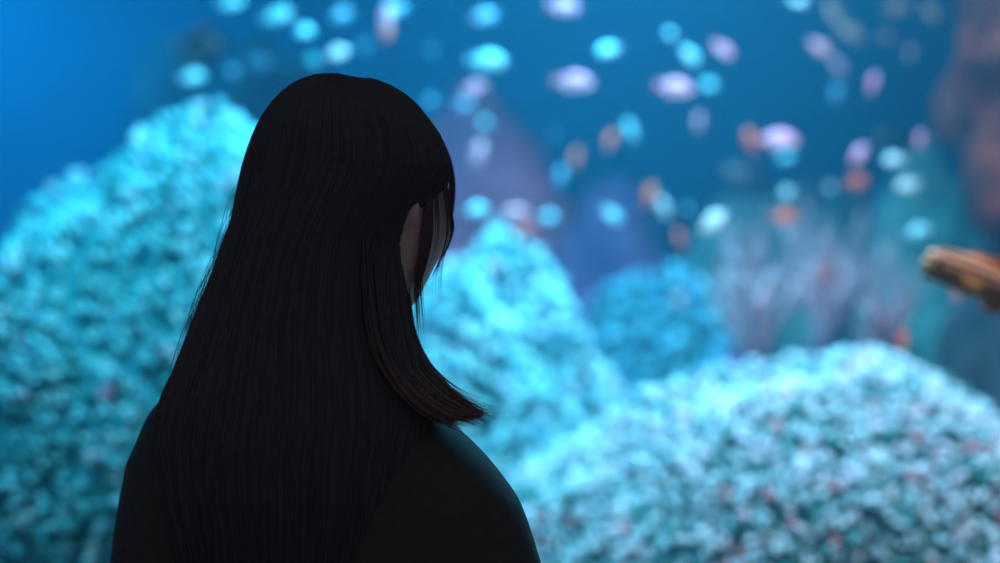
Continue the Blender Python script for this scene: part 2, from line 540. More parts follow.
# ------------------------------------------------------------------ fish
def fish_kit(kind, back, belly, fin, height=0.36, width=0.16, stripes=False, fork=0.16, blunt=0.0):
    """meshes of one kind of fish, one unit long, nose towards +x"""
    prof = [(0.50, 0.02, -0.01), (0.47, 0.13, 0.0), (0.40, 0.30, 0.01), (0.28, 0.44, 0.015), (0.12, 0.5, 0.015), (-0.05, 0.46, 0.01), (-0.2, 0.33, 0.005), (-0.3, 0.2, 0.0), (-0.36, 0.14, 0.0)]
    mb = MB()
    n = 14
    rings, tints = [], []
    for (x, h, zc) in prof:
        h = h + blunt * (0.5 - h) * max(0.0, min(1.0, (x - 0.1) / 0.3)) * (0.4 if x > 0.49 else 1.0)
        ring = []
        for j in range(n):
            a = 2 * math.pi * j / n
            ring.append((x, width * h * math.cos(a) * 1.0, zc + height * h * math.sin(a)))
            f = 0.5 + 0.5 * math.sin(a)
            f = max(0, min(1, (f - 0.25) / 0.5))
            tints.append(tuple(f * p + (1 - f) * q for p, q in zip(back, belly)))
        rings.append(ring)
    mb.rings(rings)
    mb.t = tints
    body = mb.mesh('body', stripes or M['fish'])

    def fin_mesh(name, outline, th=0.012):
        m = MB()
        v = [(x, -th / 2, z) for x, z in outline] + [(x, th / 2, z) for x, z in outline]
        k = len(outline)
        f = [tuple(range(k)), tuple(range(2 * k - 1, k - 1, -1))] + [(i, k + i, k + (i + 1) % k, (i + 1) % k) for i in range(k)]
        m.add(v, f, fin)
        return m.mesh(name, M['fish'], False)
    tail = fin_mesh('tail_fin', [(-0.33, 0.04), (-0.42, 0.09), (-0.56, fork), (-0.50, 0.05), (-0.48, 0.0), (-0.50, -0.05), (-0.56, -fork), (-0.42, -0.09), (-0.33, -0.04)])
    hh = height * 0.5
    dorsal = fin_mesh('dorsal_fin', [(0.24, hh * 0.86), (0.16, hh * 1.32), (-0.02, hh * 1.38), (-0.2, hh * 1.05), (-0.27, hh * 0.5), (-0.1, hh * 0.72), (0.1, hh * 0.9)])
    anal = fin_mesh('anal_fin', [(0.0, -hh * 0.88), (-0.08, -hh * 1.3), (-0.22, -hh * 1.0), (-0.27, -hh * 0.5), (-0.1, -hh * 0.72)])
    pect = fin_mesh('side_fin', [(0.0, 0.03), (-0.1, 0.05), (-0.16, 0.0), (-0.12, -0.06), (0.0, -0.02)], 0.008)
    e = MB()
    e.ball((0, 0, 0), 0.028, 8, 6)
    e.t = [(0.01, 0.01, 0.012)] * len(e.v)
    eye = e.mesh('eye', M['fish'])
    return dict(body=body, tail=tail, dorsal=dorsal, anal=anal, pect=pect, eye=eye, width=width, height=height)


M['fish'] = material('fish_scales', rough=0.3, spec=0.6, build=attr_colour)


def stripe_build(nt, b):
    tc = nt.nodes.new('ShaderNodeTexCoord')
    sep = nt.nodes.new('ShaderNodeSeparateXYZ')
    mul = nt.nodes.new('ShaderNodeMath')
    mul.operation = 'MULTIPLY'
    mul.inputs[1].default_value = 88.0
    si = nt.nodes.new('ShaderNodeMath')
    si.operation = 'SINE'
    r = nt.nodes.new('ShaderNodeValToRGB')
    r.color_ramp.elements[0].position = 0.25
    r.color_ramp.elements[0].color = (0.26, 0.08, 0.03, 1)
    r.color_ramp.elements[1].position = 0.75
    r.color_ramp.elements[1].color = (0.85, 0.46, 0.30, 1)
    nt.links.new(tc.outputs['Object'], sep.inputs[0])
    nt.links.new(sep.outputs['Z'], mul.inputs[0])
    nt.links.new(mul.outputs[0], si.inputs[0])
    nt.links.new(si.outputs[0], r.inputs[0])
    nt.links.new(r.outputs[0], b.inputs['Base Color'])


M['striped_scales'] = material('striped_scales', rough=0.75, spec=0.15, build=stripe_build)

KITS = {
    'cyan': fish_kit('cyan', (0.30, 0.85, 0.95), (0.55, 0.95, 1.0), (0.3, 0.7, 0.8), 0.42, 0.2),
    'pink': fish_kit('pink', (1.0, 0.34, 0.56), (1.0, 0.70, 0.86), (0.95, 0.35, 0.45), 0.40, 0.2),
    'white': fish_kit('white', (0.85, 0.95, 0.95), (1.0, 1.0, 1.0), (0.7, 0.8, 0.8), 0.42, 0.2),
    'blue': fish_kit('blue', (0.14, 0.30, 0.42), (0.2, 0.42, 0.55), (0.12, 0.28, 0.4), 0.46, 0.2),
    'orange': fish_kit('orange', (1.0, 0.13, 0.03), (1.0, 0.20, 0.07), (0.95, 0.15, 0.05), 0.42, 0.2),
    'mauve': fish_kit('mauve', (0.85, 0.28, 0.34), (0.9, 0.40, 0.46), (0.8, 0.28, 0.32), 0.40, 0.2),
    'brown': fish_kit('brown', (0.34, 0.14, 0.09), (0.42, 0.20, 0.14), (0.34, 0.14, 0.09), 0.40, 0.18),
    'dark': fish_kit('dark', (0.012, 0.014, 0.02), (0.02, 0.022, 0.03), (0.012, 0.014, 0.02), 0.55, 0.2),
    'striped': fish_kit('striped', (0.5, 0.2, 0.08), (0.8, 0.5, 0.3), (0.6, 0.2, 0.06), 0.31, 0.2, M['striped_scales'], blunt=0.6),
}
LOOK = {'cyan': 'small bright cyan fish', 'pink': 'small pale pink fish', 'white': 'small white fish', 'blue': 'small dim blue fish', 'orange': 'small orange fish',
        'mauve': 'small mauve fish', 'brown': 'small dull brown fish', 'dark': 'small black fish', 'striped': 'large orange fish with thin pale stripes'}


def add_fish(kind, px, py, depth, length, pitch, yaw, where=None):
    """pitch: nose up in the picture plane; yaw 0 = nose to +x, 180 = nose to -x, 90 = nose away"""
    k = KITS[kind]
    root = link('reef_fish' if kind != 'striped' else 'striped_fish', None, loc=at(px, py, depth))
    if where:
        tag(root, LOOK[kind] + ' ' + where, 'fish')
    else:
        tag(root, LOOK[kind] + ' swimming in the open blue water', 'fish')
    root['group'] = 'fish school in the tank' if where is None or kind != 'striped' else 'large fish'
    root.rotation_euler = Euler((0, -R(pitch), R(yaw)), 'XYZ')
    length *= 0.72 if kind not in ('striped', 'dark') else 1.0
    root.scale = (length, length, length)
    link('body', k['body'], root)
    link('tail_fin', k['tail'], root)
    link('dorsal_fin', k['dorsal'], root)
    link('anal_fin', k['anal'], root)
    for s in (-1, 1):
        link('side_fin', k['pect'], root, (0.2, s * k['width'] * 0.46, -0.03), (0, 0, R(-25 * s)))
        link('eye', k['eye'], root, (0.40, s * k['width'] * (0.26 if kind != 'striped' else 0.38), 0.03))
    return root


# kind, pixel, distance, length (m), nose-up angle, yaw, where
SCHOOL = [
    ('cyan', 231, 3, 3.5, 0.085, 10, 20, 'swimming highest above the dark blue reef rock'), ('cyan', 277, 16, 3.4, 0.10, 15, 10, 'nosing up between two smaller cyan ones'), ('cyan', 305, 31, 3.5, 0.075, 10, 50, "between a longer cyan one and the person's crown"),
    ('cyan', 313, 60, 3.3, 0.078, 20, 130, 'just above the crown of the person\'s head'), ('cyan', 193, 77, 3.4, 0.085, 10, 30, 'just above the top of the cyan coral mound'),
    ('blue', 233, 71, 3.9, 0.07, 0, 60, 'beside the cyan one over the cyan mound'), ('blue', 260, 62, 4.1, 0.10, 0, 160, "between the dark blue reef rock and the person's crown"), ('dark', 201, 46, 4.2, 0.16, 0, 20, 'above the cyan coral mound'),
    ('blue', 342, 15, 3.7, 0.085, 20, 40, "high above the person's hair parting"), ('pink', 387, 18, 3.3, 0.095, 75, 30, 'swimming nose up with an orange one under it'),
    ('orange', 388, 33, 3.35, 0.06, 60, 40, 'right under a pale pink one that swims nose up'), ('blue', 396, 9, 3.7, 0.09, 10, 30, 'behind the pale pink one that swims nose up'),
    ('white', 338, 53, 3.3, 0.075, 15, 30, 'just above the person\'s hair parting'), ('blue', 364, 47, 3.9, 0.085, 0, 140, 'beside the white one above the hair parting'), ('blue', 431, 50, 3.8, 0.05, 0, 70, 'in place of a blur ring between hair parting and cyan one'),  # the last blue one stands in for the blur ring of a speck
    ('blue', 485, 17, 3.6, 0.09, 10, 20, 'straight above the level bright cyan one'), ('cyan', 487, 61, 3.3, 0.125, -5, 0, 'swimming level above a pale pink one, beside the person\'s head'),
    ('pink', 475, 88, 3.3, 0.085, 10, 20, 'right under a level bright cyan one beside the person\'s head'), ('blue', 431, 101, 3.8, 0.07, 0, 60, "close beside the side of the person's hair"), ('blue', 465, 104, 4.0, 0.07, 0, 20, "right under the pale pink one beside the person's head"),
    ('cyan', 485, 123, 4.0, 0.07, 0, 65, 'at the top of the mauve reef rock'), ('mauve', 479, 153, 3.8, 0.10, 70, 30, 'hanging nose up in front of the mauve reef rock'),
    ('pink', 564, 7, 3.3, 0.105, -8, 10, 'swimming highest over the violet reef rock'), ('cyan', 608, 50, 3.5, 0.08, -15, 180, 'alone, facing away from a level pale pink one'),
    ('pink', 574, 82, 3.2, 0.125, -6, 0, 'swimming level alone over the violet rock'), ('blue', 554, 135, 3.9, 0.05, 0, 70, 'in place of a blur ring between the mauve and violet rocks'),  # the blue one replaces an out-of-focus highlight ring
    ('orange', 611, 140, 3.7, 0.075, 60, 30, 'beside a cyan one over the violet rock'), ('cyan', 631, 131, 3.8, 0.085, 120, 40, 'beside an orange one over the violet rock'),
    ('orange', 576, 158, 4.0, 0.085, 70, 40, 'over the mauve reef rock, beside a dim one'), ('blue', 561, 178, 3.7, 0.09, 70, 50, 'nose up beneath the orange one at the mauve rock'),
    ('orange', 650, 195, 3.6, 0.09, 70, 30, 'head to head with a white one over the dip'), ('white', 664, 208, 3.7, 0.09, 120, 40, 'head to head with an orange one over the dip'),
    ('white', 799, 1, 3.6, 0.07, 0, 20, 'swimming higher than the long mauve one'), ('cyan', 670, 34, 3.5, 0.062, 0, 50, 'above a tilted cyan one beside a tilted pink one'), ('cyan', 690, 56, 3.4, 0.088, -45, 20, 'tilted nose down beside a tilted pale pink one'),
    ('pink', 723, 50, 3.3, 0.085, -35, 15, 'tilted nose down beside a tilted cyan one'), ('pink', 675, 88, 3.2, 0.12, -10, 0, 'long and level beneath a tilted cyan one'), ('cyan', 709, 85, 4.0, 0.08, 0, 30, 'at the nose of a long level pale pink one'),
    ('mauve', 699, 122, 3.8, 0.07, 80, 30, 'nose up beneath a long level pale pink one'), ('orange', 751, 140, 3.5, 0.085, 110, 20, 'at the tail of a level pale pink one'),
    ('pink', 779, 140, 3.2, 0.125, -5, 0, 'swimming level with an orange one at its tail'), ('cyan', 786, 157, 4.0, 0.07, 0, 20, 'right under a pale pink one with an orange companion'),
    ('mauve', 820, 48, 3.5, 0.09, -35, 10, 'long and tilted nose down beside dull brown ones'), ('mauve', 838, 65, 4.2, 0.09, -50, 10, 'dim and steeply tilted at the nose of a longer mauve one'), ('blue', 837, 93, 3.9, 0.07, 70, 20, 'nose up under two tilted mauve ones'),
    ('brown', 850, 32, 4.0, 0.13, -35, 10, 'nose down at the tail of another brown one'), ('brown', 833, 12, 4.0, 0.12, -60, 10, 'diving steeply towards another brown one'), ('brown', 886, 37, 3.9, 0.08, 0, 30, 'between a pale pink one and two higher brown ones'),
    ('brown', 898, 8, 4.0, 0.12, 10, 10, 'nosing slightly up above a smaller brown one'), ('brown', 931, 12, 3.9, 0.10, -50, 10, 'diving towards the top of the rust brown rock'), ('mauve', 910, 53, 3.9, 0.06, 80, 40, 'nose up close to the top of the rust brown rock'),
    ('pink', 873, 83, 3.3, 0.078, 60, 40, 'close to the top of the rust brown rock column'), ('pink', 920, 140, 3.3, 0.062, 70, 30, 'tiny and nose up beside the rust brown rock column'),
    ('pink', 859, 155, 3.3, 0.085, 50, 20, 'nosing up from an orange one'), ('orange', 857, 182, 3.4, 0.09, 5, 20, 'right under a pale pink one that noses up'),
    ('dark', 893, 140, 4.2, 0.17, 0, 10, 'behind a white one, near the rust brown rock column'), ('white', 895, 160, 3.4, 0.078, -5, 190, 'right in front of a black one'), ('white', 908, 185, 3.4, 0.085, -10, 190, 'right under another white one near the rust brown rock'),
    ('white', 787, 193, 3.6, 0.07, 10, 40, 'right above an orange one over the lavender coral'), ('white', 830, 188, 3.7, 0.06, 0, 50, 'between two orange ones over the lilac coral'), ('dark', 745, 178, 4.2, 0.19, -20, 10, 'over the dip between the coral mounds'),
    ('white', 713, 222, 3.2, 0.10, 35, 10, 'nose up over the dip between the coral mounds'), ('cyan', 687, 209, 3.9, 0.06, 0, 60, 'between two white ones over the dip'), ('orange', 680, 239, 3.6, 0.075, 110, 30, 'nose up under a white one over the dip'),
    ('orange', 785, 217, 3.4, 0.095, 0, 15, 'right above the lavender branching coral'), ('cyan', 918, 231, 3.3, 0.085, 10, 10, 'right above the striped orange fish'),
    ('orange', 825, 273, 3.6, 0.075, 100, 30, 'among the twigs of the pale lilac coral'), ('blue', 891, 296, 3.5, 0.07, 90, 30, 'among the twigs of the greyish lilac coral'),
    ('orange', 903, 341, 2.95, 0.07, 85, 30, 'touching the crest of the pale polyp mound'), ('mauve', 957, 294, 2.95, 0.06, 80, 30, 'right under the striped orange fish'),
    ('mauve', 680, 300, 3.9, 0.07, 90, 30, 'low in the dip beside the pale polyp mound'),
    ('cyan', 477, 210, 3.4, 0.085, 5, 30, 'beside the person\'s cheek, over the mint coral mound'), ('mauve', 514, 213, 3.5, 0.105, 0, 10, 'above an orange one over the mint coral mound'),
    ('orange', 525, 228, 3.7, 0.075, 0, 30, 'right under a mauve one over the mint coral mound'), ('cyan', 549, 217, 4.0, 0.075, 0, 30, 'beside a mauve one over the mint coral mound'),
    ('cyan', 612, 215, 3.4, 0.082, -40, 20, 'in front of the violet reef rock'), ('mauve', 495, 266, 3.4, 0.06, 0, 40, 'right in front of the mint coral mound'), ('blue', 593, 296, 3.4, 0.05, 0, 60, 'in place of a blur ring before the mint coral mound'),  # the blue one is put where a drifting speck blurs to a ring
    ('striped', 985, 284, 2.25, 0.215, 20, 180, 'swimming in front of the dark boulder'),
]
for f in SCHOOL:
    add_fish(*f)

# ------------------------------------------------------------------ the person
PD = 1.40                      # distance of the person's axis from the lens


def pp(px, py, depth=PD):
    return at(px, py, depth)


person = link('person', None, loc=(pp(335, 300).x, PD + 0.02, 0))
tag(person, 'person with long straight dark hair and black jacket, seen from behind, looking into the tank', 'person')
P0 = person.location.copy()

# --- body: one continuous skin
HC = Vector((pp(363, 190, 1.42).x, 1.42, pp(350, 190, 1.42).z))
HEAD_YAW, HEAD_PITCH = R(-40), R(-6)
HROT = Matrix.Rotation(HEAD_YAW, 3, 'Z') @ Matrix.Rotation(HEAD_PITCH, 3, 'X')


def head_point(x, y, z):
    return HC + HROT @ Vector((x, y, z))


def head_shape(mb):
    nu, nv = 64, 44
    rings = []
    for i in range(nv + 1):
        a = math.pi * (0.012 + 0.976 * i / nv)
        ring = []
        for j in range(nu):
            b = 2 * math.pi * j / nu
            x, y, z = math.sin(a) * math.cos(b), math.sin(a) * math.sin(b), math.cos(a)
            X, Y, Z = x * 0.074, y * 0.097, z * (0.105 if z > 0 else 0.131)
            if z < 0:
                t = -z
                fat = math.sin(a) ** -0.35
                X *= math.sin(a) ** -0.15
                if y > 0:
                    Y *= fat
                X *= 1 - 0.17 * t ** 2.0
                if y < 0:
                    Y *= 1 - 0.62 * t ** 0.7
                else:
                    Y *= 1 - 0.05 * t
                Y += 0.020 * t ** 2
            if y > 0:
                Y += 0.022 * math.exp(-((X / 0.012) ** 2 + ((Z + 0.034) / 0.020) ** 2))
                Y += 0.004 * math.exp(-((X / 0.022) ** 2 + ((Z + 0.072) / 0.010) ** 2))
                for s in (-1, 1):
                    Y -= 0.008 * math.exp(-(((X - s * 0.031) / 0.016) ** 2 + ((Z - 0.002) / 0.011) ** 2))
                    k = math.exp(-(((X - s * 0.048) / 0.020) ** 2 + ((Z + 0.040) / 0.026) ** 2))
                    Y += 0.008 * k
                    X += s * 0.007 * k
            ring.append(tuple(head_point(X, Y, Z)))
        rings.append(ring)
    mb.rings(rings)


body = MB()
head_shape(body)
for s in (-1, 1):              # ears
    body.ball(head_point(s * 0.069, -0.004, -0.014), (0.012, 0.014, 0.028), 12, 8)
BODY_YAW = R(-18)
BROT = Matrix.Rotation(BODY_YAW, 3, 'Z')
BX = pp(324, 450, 1.43)
BC = Vector((BX.x, 1.435, 0))


def bp(x, y, z):
    return BC + BROT @ Vector((x, y, z))


body.capsule([head_point(0, -0.025, -0.06), bp(0, -0.005, 1.315), bp(0, -0.015, 1.25)], [0.052, 0.050, 0.058], 16)


def oval(z, rx, ry, y=0.0, n=28, power=2.3):
    out = []
    for j in range(n):
        a = 2 * math.pi * j / n
        c, s = math.cos(a), math.sin(a)
        out.append(tuple(bp(rx * math.copysign(abs(c) ** (2 / power), c), y + ry * math.copysign(abs(s) ** (2 / power), s), z)))
    return out


body.rings([oval(0.80, 0.10, 0.07), oval(0.84, 0.155, 0.09), oval(0.92, 0.165, 0.10), oval(1.02, 0.128, 0.085), oval(1.12, 0.138, 0.09), oval(1.20, 0.14, 0.08), oval(1.25, 0.10, 0.06), oval(1.30, 0.06, 0.05)])
ARM = {}
for s in (-1, 1):
    sh, el, wr = bp(s * 0.128, -0.005, 1.185), bp(s * 0.185, 0.0, 0.955), bp(s * 0.175, 0.11, 0.755)
    ARM[s] = (sh, el, wr)
    body.capsule([bp(s * 0.06, -0.008, 1.215), sh, (sh + el) / 2, el, (el * 0.6 + wr * 0.4), wr], [0.045, 0.042, 0.039, 0.034, 0.032, 0.023], 12)
    d = (wr - el).normalized()
    side = BROT @ Vector((-s, 0.0, 0.0))           # towards the thigh
    fwd = BROT @ Vector((0, 1, 0))
    palm = wr + d * 0.055
    body.ball(wr + d * 0.045, (0.030, 0.036, 0.045), 14, 10)
    for k, ln in enumerate((0.070, 0.080, 0.076, 0.060)):
        r0 = palm + d * 0.022 + fwd * (0.027 - 0.018 * k)
        r1 = r0 + d * ln * 0.5 + side * 0.006
        r2 = r1 + d * ln * 0.38 + side * 0.018
        body.capsule([r0, r1, r2], [0.0095, 0.0088, 0.0075], 8)
    t0 = wr + d * 0.03 + fwd * 0.030
    body.capsule([t0, t0 + fwd * 0.022 + d * 0.028, t0 + fwd * 0.024 + d * 0.058 + side * 0.008], [0.012, 0.0105, 0.0085], 8)
    # legs
    hip, kn, an = bp(s * 0.085, 0, 0.82), bp(s * 0.092, 0.012, 0.45), bp(s * 0.095, -0.01, 0.08)
    body.capsule([hip, (hip + kn) / 2, kn, kn * 0.7 + an * 0.3, an], [0.088, 0.074, 0.054, 0.054, 0.036], 14)
    body.capsule([bp(s * 0.095, -0.02, 0.035), bp(s * 0.105, 0.12, 0.028)], [0.032, 0.028], 10)
body_mesh = fuse('body', body, M['skin'], 0.0042, 3)
co = np.zeros(len(body_mesh.vertices) * 3, dtype=np.float32)
body_mesh.vertices.foreach_get('co', co)
co = co.reshape(-1, 3)
bvh = BVHTree.FromPolygons(co.tolist(), [tuple(f.vertices) for f in body_mesh.polygons])
body_mesh.vertices.foreach_set('co', (co - np.array(P0, dtype=np.float32)).ravel())
body_mesh.update()
bo = link('body', body_mesh, person)


def child(name, mb_or_mesh, mat=None, parent=None, smooth=True):
    me = mb_or_mesh if isinstance(mb_or_mesh, bpy.types.Mesh) else mb_or_mesh.mesh(name, mat, smooth)
    co = np.zeros(len(me.vertices) * 3, dtype=np.float32)
    me.vertices.foreach_get('co', co)
    co = co.reshape(-1, 3) - np.array(P0, dtype=np.float32)
    me.vertices.foreach_set('co', co.ravel())
    me.update()
    return link(name, me, parent or person)


# face details
for s in (-1, 1):
    m = MB()
    m.ball(head_point(s * 0.031, 0.079, 0.002), (0.012, 0.012, 0.0105), 12, 8)
    child('eye', m, M['eye_white'], bo)
    m = MB()
    m.ball(head_point(s * 0.031, 0.0885, 0.001), (0.005, 0.005, 0.005), 10, 6)
    child('iris', m, M['shoe'], bo)
    m = MB()
    m.tube([head_point(s * (0.016 + 0.012 * k), 0.099 - 0.0035 * k * k, 0.021 + 0.003 * math.sin(k * 1.2)) for k in range(4)], [0.002, 0.003, 0.003, 0.0012], 6)
    child('eyebrow', m, M['hair_core'], bo)
m = MB()
m.tube([head_point(x, 0.0965 - 22 * x * x, -0.073) for x in (-0.022, -0.012, 0, 0.012, 0.022)], [0.001, 0.004, 0.005, 0.004, 0.001], 8)
child('lips', m, M['lip'], bo)

# --- jacket
JT = [  # py, left px, right px, half depth (m), depth of the centre
    (330, 268, 378, 0.060, 1.425), (345, 245, 392, 0.070, 1.428), (362, 212, 410, 0.080, 1.43), (380, 182, 424, 0.088, 1.432), (396, 160, 436, 0.094, 1.434),
    (416, 143, 452, 0.100, 1.435), (438, 132.5, 474, 0.105, 1.435), (452, 126, 487, 0.107, 1.435), (464, 118.5, 496.5, 0.109, 1.435), (480, 115.5, 509, 0.110, 1.435),
    (494, 112, 518.5, 0.112, 1.435), (523, 106, 530, 0.114, 1.435), (563, 100, 543, 0.118, 1.435), (600, 95, 550, 0.118, 1.435)]
jk = MB()
rr = []
for i in range(44):
    py = 330 + (600 - 330) * i / 43
    L, Rr, hd, dc = interp(JT, py)
    a0, a1 = pp(L, py, dc), pp(Rr, py, dc)
    cx, rx = (a0.x + a1.x) / 2, (a1.x - a0.x) / 2
    ring = []
    for j in range(40):
        a = 2 * math.pi * j / 40
        c, s = math.cos(a), math.sin(a)
        x = rx * math.copysign(abs(c) ** 0.86, c)
        y = hd * math.copysign(abs(s) ** 0.80, s) - x * math.tan(R(18)) * 0.7
        ring.append((cx + x, dc + y, a0.z))
    rr.append(ring)
rr.reverse()
jk.rings(rr)
jk.rings([oval(z, rx, ry, 0, 32, 2.4) for z, rx, ry in ((0.80, 0.185, 0.122), (0.86, 0.187, 0.124), (0.98, 0.175, 0.12), (1.09, 0.17, 0.118), (1.16, 0.16, 0.11))])
for s in (-1, 1):
    sh, el, wr = ARM[s]
    jk.capsule([sh + Vector((0, 0, -0.06)), (sh + el) / 2, el, el * 0.5 + wr * 0.5, wr], [0.060, 0.060, 0.054, 0.048, 0.040], 16)
jacket_mesh = fuse('jacket', jk, M['jacket'], 0.007, 3)
# soft cloth folds
co = np.zeros(len(jacket_mesh.vertices) * 3, dtype=np.float32)
nr = co.copy()
jacket_mesh.vertices.foreach_get('co', co)
jacket_mesh.vertices.foreach_get('normal', nr)
co, nr = co.reshape(-1, 3), nr.reshape(-1, 3)
fold = np.array([noise.noise((q[0] * 9, q[1] * 9, q[2] * 3.2)) * 0.0035 for q in co.tolist()], dtype=np.float32)
jacket_mesh.vertices.foreach_set('co', (co + nr * fold[:, None]).ravel())
jacket_mesh.update()
child('jacket', jacket_mesh)
m = MB()
m.tube([bp(0.062 * math.cos(a), 0.002 + 0.058 * math.sin(a), 1.322 + 0.010 * math.sin(a)) for a in np.linspace(0, 2 * math.pi, 29)], [0.010] * 29, 8)
child('collar', m, M['jacket'])

# --- trousers and shoes (below the frame)
tm = MB()
tm.rings([oval(0.78, 0.165, 0.108, 0, 28), oval(0.86, 0.172, 0.112, 0, 28), oval(0.94, 0.165, 0.106, 0, 28)])
for s in (-1, 1):
    tm.tube([bp(s * 0.085, 0, 0.84), bp(s * 0.09, 0.006, 0.62), bp(s * 0.092, 0.012, 0.45), bp(s * 0.095, 0, 0.25), bp(s * 0.095, -0.008, 0.09)], [0.104, 0.092, 0.076, 0.070, 0.062], 20)
child('trousers', fuse('trousers', tm, M['trousers'], 0.008, 3))
for s in (-1, 1):
    m = MB()
    m.rings([[tuple(bp(s * 0.10 + w * math.cos(a), y, max(0.004, z + h * math.sin(a)))) for a in np.linspace(0, 2 * math.pi, 17)[:-1]]
             for (y, w, z, h) in ((-0.065, 0.015, 0.045, 0.035), (-0.055, 0.034, 0.05, 0.05), (-0.01, 0.042, 0.055, 0.06), (0.05, 0.043, 0.045, 0.05), (0.11, 0.047, 0.035, 0.038), (0.155, 0.042, 0.028, 0.028), (0.178, 0.02, 0.022, 0.018))])
    child('shoe', m, M['shoe'])

# --- hair
HT = [  # py, left px, right px, depth of centre, depth to the back, depth to the front
    (75.5, 318, 336, 1.420, 0.012, 0.012), (78, 309, 364, 1.420, 0.030, 0.030), (82, 300, 380, 1.420, 0.048, 0.045), (88, 290, 394, 1.420, 0.062, 0.060), (96, 281, 407, 1.420, 0.076, 0.074),
    (106, 272.5, 418, 1.420, 0.088, 0.084), (118, 264, 427, 1.420, 0.097, 0.090), (134, 256, 439, 1.420, 0.104, 0.086), (150, 250, 446, 1.420, 0.108, 0.078), (172, 243.5, 451, 1.420, 0.110, 0.060),
    (200, 238, 436, 1.418, 0.110, 0.048), (222, 234, 419, 1.415, 0.108, 0.040), (238, 227.5, 410, 1.412, 0.106, 0.036), (265, 218, 404.5, 1.405, 0.102, 0.032), (300, 204, 405, 1.395, 0.096, 0.030),
    (318, 196.5, 407, 1.39, 0.092, 0.030), (340, 188, 412, 1.38, 0.086, 0.030), (370, 176, 420, 1.37, 0.078, 0.030), (396, 163, 428, 1.362, 0.072, 0.028), (420, 156, 430, 1.355, 0.066, 0.026),
    (450, 152, 424, 1.35, 0.060, 0.022), (500, 160, 415, 1.345, 0.052, 0.018), (560, 175, 400, 1.345, 0.045, 0.012), (620, 190, 385, 1.345, 0.040, 0.01)]
HXS = [t[0] for t in HT]


def hair_surface(py, a, grow=1.0):
    L, Rr, dc, back, front = interp(HT, py)
    p0, p1 = pp(L, py, dc), pp(Rr, py, dc)
    cx, rx = (p0.x + p1.x) / 2, (p1.x - p0.x) / 2
    c, s = math.cos(a), math.sin(a)
    x = cx + rx * grow * c
    y = dc - (back if s > 0 else front) * grow * s
    z = p0.z
    # the parting: a shallow furrow from the crown towards the forehead
    px = 500 + x / dc / K
    if py < 130:
        z -= 0.0055 * math.exp(-((px - 357) / 9.0) ** 2) * max(0, 1 - (py - 75) / 55)
    return Vector((x, y, z))


core = MB()
rr = []
for i in range(70):
    f = i / 69
    py = 76.5 + (600 - 76.5) * f ** 1.25
    rr.append([tuple(hair_surface(py, 2 * math.pi * j / 64, 0.975)) for j in range(64)])
rr.reverse()
core.rings(rr)
hair = child('hair', core, M['hair_core'])


def strands(name, paths, colours, radius, tri=3):
    """thin tapered strands joined into one mesh; paths: list of (list of points, radius)"""
    V, F, T = [], [], []
    b = 0
    for (pts, rad), (c0, c1) in zip(paths, colours):
        n = len(pts)
        P = np.array(pts)
        D = np.gradient(P, axis=0)
        D /= np.linalg.norm(D, axis=1, keepdims=True) + 1e-12
        ref = np.array([0.3, 0.9, 0.2])
        U = np.cross(D, ref)
        U /= np.linalg.norm(U, axis=1, keepdims=True) + 1e-12
        W = np.cross(D, U)
        t = np.linspace(0, 1, n)
        r = rad * np.clip(np.minimum(1.0, (1 - t) / 0.25) ** 0.7, 0.06, 1)
        for k in range(tri):
            a = 2 * math.pi * k / tri
            V.append(P + (U * math.cos(a) + W * math.sin(a)) * r[:, None])
            T.append(np.outer(1 - t ** 2.5, c0) + np.outer(t ** 2.5, c1))
        for i in range(n - 1):
            for k in range(tri):
                k2 = (k + 1) % tri
                F.append((b + k * n + i, b + k2 * n + i, b + k2 * n + i + 1, b + k * n + i + 1))
        b += tri * n
    me = mesh_from(name, np.concatenate(V), F, M['hair'], True, np.concatenate(T))
    return tag(child(name, me, None, hair), kind='stuff')


def clear_of_skin(p, gap):
    hit = bvh.find_nearest(p)
    if hit[0] is None:
        return p
    loc, nrm, _, dist = hit
    d = (p - loc).dot(nrm)
    if d < gap and dist < 0.06:
        return loc + nrm * gap
    return p


def smooth_path(pts, n):
    P = np.array([tuple(p) for p in pts])
    s = np.concatenate([[0], np.cumsum(np.linalg.norm(np.diff(P, axis=0), axis=1))])
    s /= s[-1]
    u = np.linspace(0, 1, n)
    Q = np.stack([np.interp(u, s, P[:, k]) for k in range(3)], 1)
    for _ in range(3):
        Q[1:-1] = 0.25 * Q[:-2] + 0.5 * Q[1:-1] + 0.25 * Q[2:]
    return Q


DARK, BROWN = (0.082, 0.083, 0.108), (0.20, 0.095, 0.085)
paths, cols = [], []
for i in range(2600):                       # the mass falling down the back
    a = rng.uniform(-0.35, math.pi + 0.45)
    start = 77 + 20 * rng.random() ** 2
    end = rng.uniform(470, 610)
    g = 0.985 + 0.022 * rng.random()
    ph, fr, am = rng.uniform(0, 6.28), rng.uniform(1, 3), rng.uniform(0, 0.02)
    pts = []
    for k in range(26):
        f = k / 25
        py = start + (end - start) * f ** 1.25
        pts.append(tuple(hair_surface(py, a + am * math.sin(ph + fr * f * 6) * (0.4 + f), g + 0.010 * f * math.sin(ph * 2 + 4 * f))))
    paths.append((pts, rng.uniform(0.0005, 0.0009)))
    w = 0.25 * rng.random()
    cols.append((DARK, tuple(x * (1 - w) + y * w for x, y in zip(DARK, BROWN))))
strands('back_strands', paths, cols, 0)

